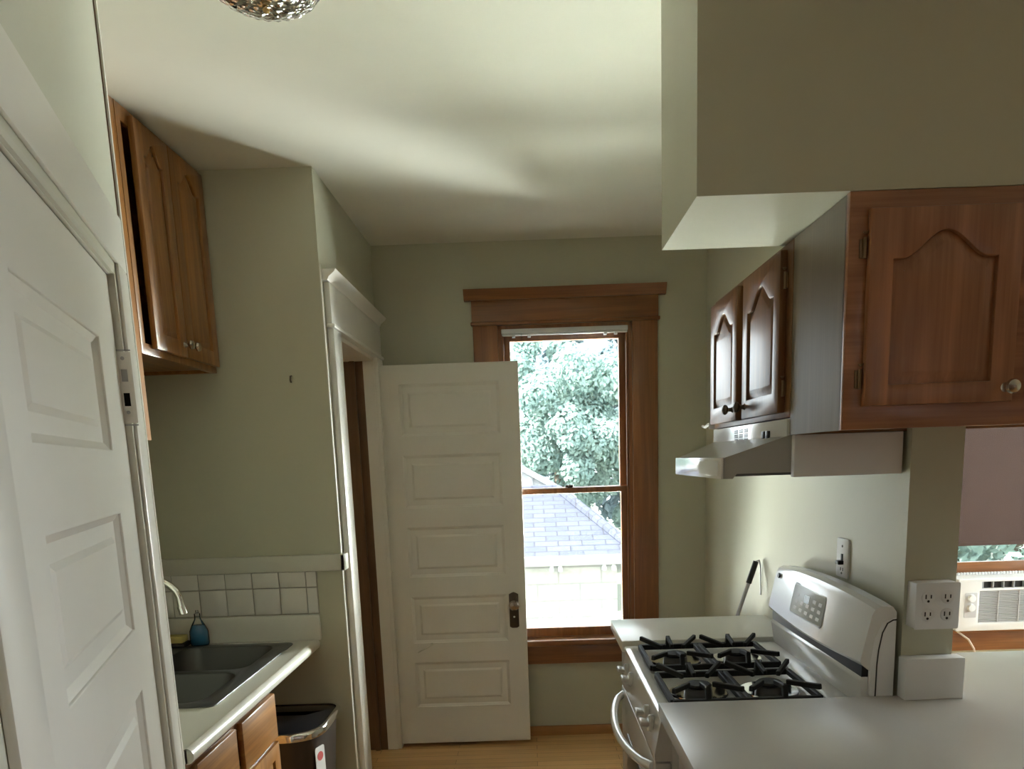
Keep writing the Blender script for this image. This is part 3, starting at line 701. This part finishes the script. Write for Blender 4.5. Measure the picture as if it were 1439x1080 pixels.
for y0, y1 in ((2.345, 2.615), (1.995, 2.265)):
    gr = put('grate', grate(y0, y1), M_cast, t)
    for cx in (.470, .674):
        cy = (y0+y1)/2
        put('burner_pan', G().lathe([(.085, CT-.005), (.082, CT-.001), (.066, CT-.004), (0, CT-.004)], (cx, cy, 0), 'Z', 28), M_chrome, t)
        bn = put('burner', G().lathe([(.040, CT-.004), (.038, CT+.012), (.030, CT+.014), (0, CT+.014)], (cx, cy, 0), 'Z', 24), M_steel, t)
        put('burner_cap', G().lathe([(.0, CT+.014), (.036, CT+.014), (.038, CT+.019), (.032, CT+.024), (0, CT+.025)], (cx, cy, 0), 'Z', 24), M_cast, bn)
# backguard: lower riser and curved console
rz = [(.865, CT-.01), (.852, .945), (.856, .955), (.935, .955), (.935, CT-.01)]
put('back_riser', G().prism(rz, -SY1_, -SY0_, HP, .003), M_enam, t)
con = [(.850, .992), (.846, 1.000), (.872, 1.126), (.880, 1.140), (.895, 1.148), (.925, 1.146), (.935, 1.132), (.935, .975), (.87, .975)]
def console_loops():
    loops = []
    n = 20
    for k in range(n+1):
        s_ = k/n; y = SY1_+.012 - s_*(SY1_-SY0_+.024); b = .020*math.sin(PI*s_)**.8-.004 if 0 < s_ < 1 else -.004
        loops.append([(x - (0 if x > .93 else .006*math.sin(PI*s_)), y, zz + (b if zz > 1.08 else (-.012*math.sin(PI*s_) if zz < 1.01 and x < .86 else 0))) for x, zz in con])
    return loops
bg = put('backguard', G().loft(console_loops()), M_enam, t, sharp=30)
put('vent_gap', G().box(.857, .93, SY0_+.002, SY1_-.002, .953, .990), M_black, t)
put('seam', G().tube([(.888, SY0_-.0125, .90), (.889, SY0_-.0125, .99), (.892, SY0_-.0125, 1.03), (.900, SY0_-.0125, 1.075), (.912, SY0_-.0125, 1.10), (.926, SY0_-.0125, 1.108), (.935, SY0_-.0125, 1.109)], .0022, 6), M_black, t)
BV = Vector((.026, 0, .126)).normalized(); BN = Vector((-BV.z, 0, BV.x))
BGM = frame((0,-1,0), BV, BN, (.846, 2.36, 1.000))
put('end_cap', G().prism([(.872, .908), (.872, 1.00), (.880, 1.06), (.900, 1.105), (.935, 1.115), (.935, .90)], -SY0_+.001, -SY0_+.013, HP, .002), M_plastic, t)
put('control_panel', G().prism(rrect(-.115, .150, .028, .120, .012), .006, .0085, BGM, .001), M_screen, bg)
put('control_outline', G().plate(rrect(-.119, .154, .024, .124, .014), [rrect(-.115, .150, .028, .120, .012)], .0055, .0075, BGM), M_plgrey, bg)
put('clock_display', G().prism(rect(-.012, .030, .074, .098), .0086, .0092, BGM), M_lcd, bg)
g = G()
for r in range(3):
    for c_ in range(5):
        if 1 <= c_ <= 2 and r == 2: continue
        put('touch_button', G().prism(rrect(-.085+c_*.048, -.060+c_*.048, .040+r*.022, .050+r*.022, .003), .0086, .0091, BGM), M_plastic, bg)
put('badge', G().prism(circ(-.29, .118, .009, 16), .004, .0085, BGM), M_black, bg)

# strip counter past the stove, on a narrow base
t = thing('side_counter', 'narrow white counter strip between stove and window end', 'countertop', (.63, 2.88, .84))
put('worktop', G().box(.318, XE-.002, 2.698, 3.075, .845, .887, .005), M_lam, t)
t = tag(put('base_cabinet', G().box(.36, XE-.002, 2.705, 3.06, 0, .844, .003), M_enam2), 'narrow pale base cabinet under the counter strip', 'cabinet')

# dust pan handle leaning on the right wall
t = thing('dustpan', 'long handled dustpan with black grip leaning behind the stove counter', 'dustpan', (.60, 3.20, 0))
A = Vector((.925, 3.13, 1.10)); Bp = Vector((.855, 3.13, .885)); dirv = (Bp-A).normalized(); F = A + dirv*1.12
put('handle', G().tube([A+dirv*.085, F], .008, 10), M_greyst, t)
put('grip', G().tube([A, A+dirv*.095], .0115, 12), M_black, t)
put('hanger_wire', G().tube([A+Vector((0,0,.0)), A+Vector((.012, 0, .004)), A+Vector((.018,0,-.02)), A+Vector((.021,0,-.14))], .003, 8), M_greyst, t)
put('pan', G().box(F.x-.13, F.x+.13, 3.10, 3.34, .0, .012, .004), M_black, t)

# ------------------------------------------------------------------ peninsula
ZP = .906
t = thing('peninsula_counter', 'broad grey white laminate peninsula counter in the foreground', 'countertop', (1.4, 1.7, ZP-.042))
outl = [(.322, 1.20), (3.0, 1.20), (3.0, 2.335), (1.105, 2.335), (1.105, 1.936), (.322, 1.936)]
put('worktop', G().prism(outl, ZP-.040, ZP, CM, .004), M_lam2, t)
put('upstand_block', G().box(.944, 1.094, 1.890, 1.931, ZP, 1.014, .002), M_plastic, t)['label'] = 'white upstand block at the pillar foot'
t = thing('base_cabinet', 'peninsula base cabinet below the foreground counter', 'cabinet', (1.4, 1.6, 0))
put('carcass', G().box(.375, 2.95, 1.25, 1.925, .09, ZP-.042), M_enam2, t)
put('plinth', G().box(.42, 2.9, 1.30, 1.90, 0, .09), M_black, t)

# ------------------------------------------------------------------ right window: shade and air conditioner
t = thing('roller_shade', 'brown roller shade over the right window', 'shade', (2.55, YB-.03, 1.008))
put('cloth', G().box(2.19, 2.91, YB-.030, YB-.026, 1.008, 2.19), M_shade, t)
put('hem_bar', G().box(2.19, 2.91, YB-.034, YB-.024, 1.004, 1.022, .003), M_shade, t)
put('roller', G().tube([(2.19, YB-.03, 2.20), (2.91, YB-.03, 2.20)], .022, 16), M_shade, t)
t = thing('sash_bar', 'brown sash rail resting above the air conditioner', 'window rail', (2.59, YB+.03, .845))
put('rail', G().box(2.20, 2.90, YB+.018, YB+.05, .848, .908, .004), M_trimX, t)
AY = 4.02
t = thing('air_conditioner', 'white window air conditioner beside the outlet box', 'air conditioner', (2.53, 4.1, .545))
ax0, ax1, az0, az1 = 2.262, 2.86, .556, .840
put('housing', G().box(ax0, ax1, AY+.03, YB+.26, az0, az1, .008), M_plastic, t)
AM = frame((1,0,0), (0,0,1), (0,-1,0), (0, AY+.03, 0))
fr_ = put('front_panel', G().plate(rrect(ax0, ax1, az0, az1, .01), [rect(ax0+.118, ax1-.02, .600, .772), rect(ax0+.128, ax1-.02, .785, .822)], 0, .03, AM, .004), M_plastic, t)
g = G().box(ax0+.116, ax1-.018, AY+.018, AY+.03, .598, .774)
for k in range(18): g.box(ax0+.118, ax1-.02, AY+.005, AY+.02, .603+k*.0095, .607+k*.0095)
for x in (.22, .33, .44, .55): g.box(ax0+x, ax0+x+.004, AY+.003, AY+.018, .600, .772)
put('grille', g, M_grille, t)
g = G().box(ax0+.126, ax1-.018, AY+.022, AY+.03, .783, .824)
lv = put('air_outlet', g, M_black, t)
g = G()
for k in range(8): put('louver', G().box(ax0+.132+k*.055, ax0+.138+k*.055, AY+.006, AY+.024, .786, .821), M_plgrey, t)
put('control_plate', G().prism(rrect(ax0+.040, ax0+.104, .630, .765, .004), .030, .0315, AM), M_grille, t)
for z in (.735, .685): put('knob', G().lathe([(.021, 0), (.018, .014), (0, .015)], (0,0,0), 'Z', 18, AM @ Matrix.Translation((ax0+.074, z, .0315))), M_plastic, t)
g = G()
for k in range(40): g.box(2.222+k*.0165, 2.230+k*.0165, YB-.012, YB-.004, .842, .856)
g.box(2.212, 2.895, YB-.006, YB+.02, .840, .8475)
put('top_seal', g, M_plastic, t)
g = G().box(2.215, ax0, YB-.004, YB+.012, az0, az1)
for k in range(7): g.box(2.216+k*.0065, 2.2195+k*.0065, YB-.012, YB-.003, az0, az1)
put('side_curtain', g, M_plgrey, t)
put('cord', G().tube([(2.285, AY+.06, az0+.004), (2.30, AY+.02, .540), (2.335, AY, .51), (2.365, AY-.005, .46), (2.38, AY, .40), (2.385, AY+.02, .25), (2.30, AY+.06, .12)], .0055, 8), M_cord, t)

# ------------------------------------------------------------------ outdoors (the kitchen is one floor up)
GZ = -2.75
M_ground = plain('pale gravel', (.12, .13, .10), .9)
o = put('ground', G().box(-60, 60, YB+.4, 70, GZ-.3, GZ), M_ground); struct(o, 'pale yard below the window', 'ground')
M_shing = bricks('grey blue shingles', (.038, .044, .070), (.054, .060, .092), (.018, .020, .030), .42, .20, .012, rough=.9)
M_block = bricks('white painted blocks', (.30, .30, .295), (.26, .26, .255), (.19, .19, .188), .75, .30, .018, rough=.9, rot=(PI/2, 0, 0))
t = thing('garage', 'white block garage with hipped grey shingle roof outside the tall window', 'garage', (-1.4, 15, GZ))
gx1 = 1.50; gx0 = -4.6; gy0, gy1 = 13.3, 18.6
put('wall', G().box(gx0, gx1, gy0, gy1, GZ, -.30), M_block, t)
ez = -.13; ex0, ex1, ey0, ey1 = gx0-.3, gx1+.34, gy0-.3, gy1+.3
rz_ = .88; ry = (ey0+ey1)/2; rx1, rx0 = .60, ex0+2.4
g = G(); b = bmesh.new()
vv = [b.verts.new(p) for p in ((ex0, ey0, ez), (ex1, ey0, ez), (ex1, ey1, ez), (ex0, ey1, ez), (rx0, ry, rz_), (rx1, ry, rz_))]
for f in ((0,1,5,4), (1,2,5), (2,3,4,5), (3,0,4), (3,2,1,0)): b.faces.new([vv[i] for i in f])
bmesh.ops.recalc_face_normals(b, faces=b.faces); g._merge(b)
put('roof', g, M_shing, t)
g = G()
for p, q in (((ex1, ey0, ez+.02), (rx1, ry, rz_+.02)), ((ex1, ey1, ez+.02), (rx1, ry, rz_+.02)), ((rx0, ry, rz_+.02), (rx1, ry, rz_+.02))): g.tube([p, q], .09, 8)
put('ridge_cap', g, M_shing, t)
M_fascia = plain('white fascia', (.36, .37, .38), .5)
g = G().box(ex0, ex1, ey0-.10, ey0, ez-.14, ez+.015, .02); g.box(ex0, ex1, ey0, gy0, ez-.16, ez-.12); put('gutter', g, M_fascia, t)
for x in (.35, .50, 1.25, 1.42): put('eave_lamp', G().lathe([(0, -.06), (.04, -.045), (.045, 0), (.03, .05), (0, .05)], (x, ey0+.06, ez-.22), 'Z', 12), M_fascia, t)
# neighbour's white gable farther off
t = thing('neighbour_house', 'white house gable with a small square window behind the garage', 'house', (-2.6, 22, GZ))
GMh = frame((1,0,0), (0,0,1), (0,-1,0), (0, 20.5, 0))
put('wall', G().prism([(-6.2, GZ), (.95, GZ), (.95, .56), (-2.65, 2.66), (-6.2, .56)], -3, 0, GMh), M_fascia, t)
g = G().prism([(-2.65, 2.67), (1.25, .39), (1.25, .50), (-2.65, 2.78)], -3.2, .25, GMh); g.prism([(-2.65, 2.67), (-2.65, 2.78), (-6.55, .50), (-6.55, .39)], -3.2, .25, GMh); put('roof', g, M_fascia, t)
wf = put('window', G().plate(rect(-.17, .12, .74, 1.05), [rect(-.13, .08, .78, 1.01)], .0, .05, GMh), M_plgrey, t)
put('pane', G().prism(rect(-.13, .08, .78, 1.01), .0, .02, GMh), M_screen, wf)
# scalloped railing below
t = thing('porch_railing', 'scalloped white picket railing just above the window sill outside', 'railing', (.45, 7.0, -.55))
M_rail = plain('weathered grey paint', (.42, .42, .42), .6)
M_railw = plain('white rail paint', (.75, .75, .74), .5)
for k in range(16):
    x = .12+k*.072; s_ = abs(math.sin(PI*(x-.12)/.40)); zt = -.01+.115*s_
    put('picket', G().box(x-.012, x+.012, 6.99, 7.01, -.55, zt, .003), M_rail, t)
cur = [(.12+k*.02, 7.0, .0+.115*abs(math.sin(PI*k*.02/.40))) for k in range(56)]
put('top_rail', G().tube(cur, .012, 6), M_rail, t)
put('low_rail', G().box(.05, 1.30, 6.985, 7.015, -.115, -.085), M_railw, t)
put('end_post', G().box(.055, .090, 6.98, 7.02, -.55, .07), M_rail, t)
M_deck = plain('pale green bounce coating', (.70, .78, .66), .8)
o = put('bounce_slab', G().box(-3.6, 5.0, YB+.35, 7.3, -.64, -.55), M_deck); tag(o, 'added pale slab under the railing, unseen, bouncing daylight into the tall window', 'roof')  # unseen slab added to throw daylight up through the window
# trees
def leaf_mat(name, c1, c2):
    m = bpy.data.materials.new(name); m.use_nodes = True; nt = m.node_tree; nt.nodes.clear()
    out = nt.nodes.new('ShaderNodeOutputMaterial'); d = nt.nodes.new('ShaderNodeBsdfDiffuse'); tr = nt.nodes.new('ShaderNodeBsdfTranslucent'); mx = nt.nodes.new('ShaderNodeMixShader'); mx.inputs[0].default_value = .3
    n = nt.nodes.new('ShaderNodeTexNoise'); n.inputs['Scale'].default_value = 1.2; n.inputs['Detail'].default_value = 6
    tc = nt.nodes.new('ShaderNodeTexCoord'); nt.links.new(tc.outputs['Object'], n.inputs['Vector'])
    cr = nt.nodes.new('ShaderNodeValToRGB'); cr.color_ramp.elements[0].color = (*c1, 1); cr.color_ramp.elements[1].color = (*c2, 1); cr.color_ramp.elements[0].position = .35; cr.color_ramp.elements[1].position = .65
    nt.links.new(n.outputs['Fac'], cr.inputs['Fac'])
    for q in (d, tr): nt.links.new(cr.outputs['Color'], q.inputs['Color'])
    nt.links.new(d.outputs[0], mx.inputs[1]); nt.links.new(tr.outputs[0], mx.inputs[2]); nt.links.new(mx.outputs[0], out.inputs['Surface'])
    return m
M_leaf = leaf_mat('maple leaves', (.19, .28, .26), (.34, .45, .40))
M_leaf2 = leaf_mat('blue grey sky gap leaves', (.12, .17, .19), (.18, .24, .26))
M_bark = plain('bark', (.14, .11, .08), .9, bump=.6, bscale=30)
def tree(c, rad, n, label, size, seed, mat=None):
    rnd = random.Random(seed)
    t = thing('tree', label, 'tree', (c[0], c[1], GZ), 'trees beyond the garage')
    put('trunk', G().tube([(c[0], c[1], GZ), (c[0]+.1, c[1], GZ+2), (c[0], c[1]+.1, c[2]+rad[2]*.5)], [.28, .22, .06], 10), M_bark, t)
    blobs = []
    for k in range(70):
        th = rnd.uniform(0, 2*PI); ph = math.acos(rnd.uniform(-1, 1)); q = rnd.uniform(.35, 1)
        blobs.append((c[0]+rad[0]*q*math.sin(ph)*math.cos(th), c[1]+rad[1]*q*math.sin(ph)*math.sin(th), c[2]+rad[2]*q*math.cos(ph), rnd.uniform(.5, 1.1)))
    vs, fs = [], []
    for k in range(n):
        bx_, by_, bz_, br = rnd.choice(blobs)
        d = Vector((rnd.gauss(0,1), rnd.gauss(0,1), rnd.gauss(0,1))).normalized()*br*rnd.uniform(.6, 1)
        p = Vector((bx_, by_, bz_)) + d
        nrm = (d.normalized() + Vector((rnd.uniform(-.7,.7), rnd.uniform(-.7,.7)-.3, rnd.uniform(-.2,.9)))).normalized()
        u = nrm.orthogonal().normalized(); u.rotate(Matrix.Rotation(rnd.uniform(0, 6.3), 3, nrm)); w = nrm.cross(u); s_ = size*rnd.uniform(.7, 1.3)
        i = len(vs)
        vs += [p-u*s_, p-w*s_*.55+nrm*s_*.1, p+u*s_, p+w*s_*.55+nrm*s_*.1]; fs.append((i, i+1, i+2, i+3))
    me = bpy.data.meshes.new('foliage'); off = Vector((c[0], c[1], GZ))
    me.from_pydata([tuple(v-off) for v in vs], [], fs); me.materials.append(mat or M_leaf)
    o = bpy.data.objects.new('foliage', me); COL.objects.link(o); o.parent = t
tree((1.1, 29.4, 1.9), (4.6, 2.8, 4.4), 80000, 'leafy tree filling the upper panes of the tall window', .095, 1)
tree((1.6, 39.0, 3.6), (6.0, 3.0, 5.6), 22000, 'added blue grey foliage standing in for sky in the tree gaps', .24, 2, M_leaf2)  # foliage added behind so the gaps take the sky's blue grey
tree((12.5, 19.5, 1.0), (5.0, 3.0, 4.4), 12000, 'leafy tree glimpsed above the air conditioner', .16, 3)
tree((13.5, 30.0, 2.0), (5.0, 3.0, 5.0), 9000, 'farther tree behind the one above the air conditioner', .22, 4)

# ------------------------------------------------------------------ light
w = bpy.data.worlds.new('sky'); sc.world = w; w.use_nodes = True
bgn = w.node_tree.nodes['Background']; bgn.inputs['Color'].default_value = (.88, .95, 1.0, 1); bgn.inputs['Strength'].default_value = .30
def portal(name, loc, rot, sx, sy):
    l = bpy.data.lights.new(name, 'AREA'); l.shape = 'RECTANGLE'; l.size = sx; l.size_y = sy
    l.cycles.is_portal = True
    o = bpy.data.objects.new(name, l); COL.objects.link(o); o.location = loc; o.rotation_euler = rot
for i, W in enumerate((W1, W3)):
    portal('daylight_portal', ((W[0]+W[1])/2, YB+.17, (W[2]+W[3])/2), (-PI/2, 0, 0), W[1]-W[0], W[3]-W[2])
portal('daylight_portal', (XR+TH+.02, (W4[0]+W4[1])/2, (W4[2]+W4[3])/2), (0, PI/2, 0), W4[3]-W4[2], W4[1]-W4[0])
a = bpy.data.lights.new('dining_fill', 'AREA'); a.shape = 'RECTANGLE'; a.size = W4[3]-W4[2]; a.size_y = W4[1]-W4[0]; a.energy = 5; a.color = (.9, .95, 1)  # added lamp strengthening the daylight through the wide dining window
ao = bpy.data.objects.new('dining_fill', a); COL.objects.link(ao); ao.location = (XR+TH+.05, (W4[0]+W4[1])/2, (W4[2]+W4[3])/2); ao.rotation_euler = (0, PI/2, 0)
a = bpy.data.lights.new('yard_bounce_fill', 'AREA'); a.shape = 'RECTANGLE'; a.size = 8.0; a.size_y = 1.5; a.energy = 172; a.color = (.97, 1, .87)  # fill lamp added below the sill to imitate light bounced off the yard
ao = bpy.data.objects.new('yard_bounce_fill', a); COL.objects.link(ao); ao.location = (.7, 5.15, -.25); ao.rotation_euler = Vector((-.08, -.55, .83)).to_track_quat('-Z', 'Y').to_euler()
a = bpy.data.lights.new('dining_back_fill', 'AREA'); a.shape = 'RECTANGLE'; a.size = W3[1]-W3[0]; a.size_y = W3[3]-W3[2]; a.energy = 20; a.color = (.82, .91, 1)  # added lamp boosting what comes in by the bare dining window
ao = bpy.data.objects.new('dining_back_fill', a); COL.objects.link(ao); ao.location = ((W3[0]+W3[1])/2, YB+.2, (W3[2]+W3[3])/2); ao.rotation_euler = (-PI/2, 0, 0)
for nm, lc, aim, en in (('window_fill_right', (1.55, 4.95, 1.6), (-.77, 3.5, 2.0), 62), ('window_fill_left', (-1.8, 5.0, 1.0), (.95, 3.45, 2.1), 56)):  # added lamps outside the tall window, out of view, lifting the side walls
    a = bpy.data.lights.new(nm, 'AREA'); a.shape = 'RECTANGLE'; a.size = .8; a.size_y = 1.8; a.energy = en; a.color = (.97, 1, .93)
    ao = bpy.data.objects.new(nm, a); COL.objects.link(ao); ao.location = lc; ao.rotation_euler = (Vector(aim)-Vector(lc)).to_track_quat('-Z', 'Z').to_euler()
s = bpy.data.lights.new('sun', 'SUN'); s.energy = 1.2; s.angle = math.radians(2); s.color = (1, .97, .92)
so = bpy.data.objects.new('sun', s); COL.objects.link(so); so.location = (-10, -20, 30)
so.rotation_euler = Vector((.68, .25, -.69)).to_track_quat('-Z', 'Y').to_euler()

# ------------------------------------------------------------------ camera
f, cx, cy, pit, yaw, rol = 1077.18, 738.288, 828.972, .1707, -.0087, -.034
cw, sw, cp, sp_, cr_, sr = math.cos(yaw), math.sin(yaw), math.cos(pit), math.sin(pit), math.cos(rol), math.sin(rol)
r0 = Vector((cw, -sw, 0)); u0 = Vector((sp_*sw, sp_*cw, cp)); fw = Vector((cp*sw, cp*cw, -sp_))
R = cr_*r0 + sr*u0; U = -sr*r0 + cr_*u0
cam = bpy.data.cameras.new('camera'); co = bpy.data.objects.new('camera', cam); COL.objects.link(co)
co.matrix_world = frame(R, U, -fw, (0, 0, 1.55))
cam.sensor_fit = 'HORIZONTAL'; cam.sensor_width = 36; cam.lens = f/1439*36
cam.shift_x = -(cx-719.5)/1439; cam.shift_y = (cy-540)/1439
cam.clip_start = .02; cam.clip_end = 300
sc.camera = co
sc.view_settings.view_transform = 'Standard'; sc.view_settings.look = 'None'; sc.view_settings.gamma = 1
sc.view_settings.exposure = 4.6
sc.cycles.max_bounces = 14; sc.cycles.diffuse_bounces = 8
sc.cycles.sample_clamp_indirect = 8
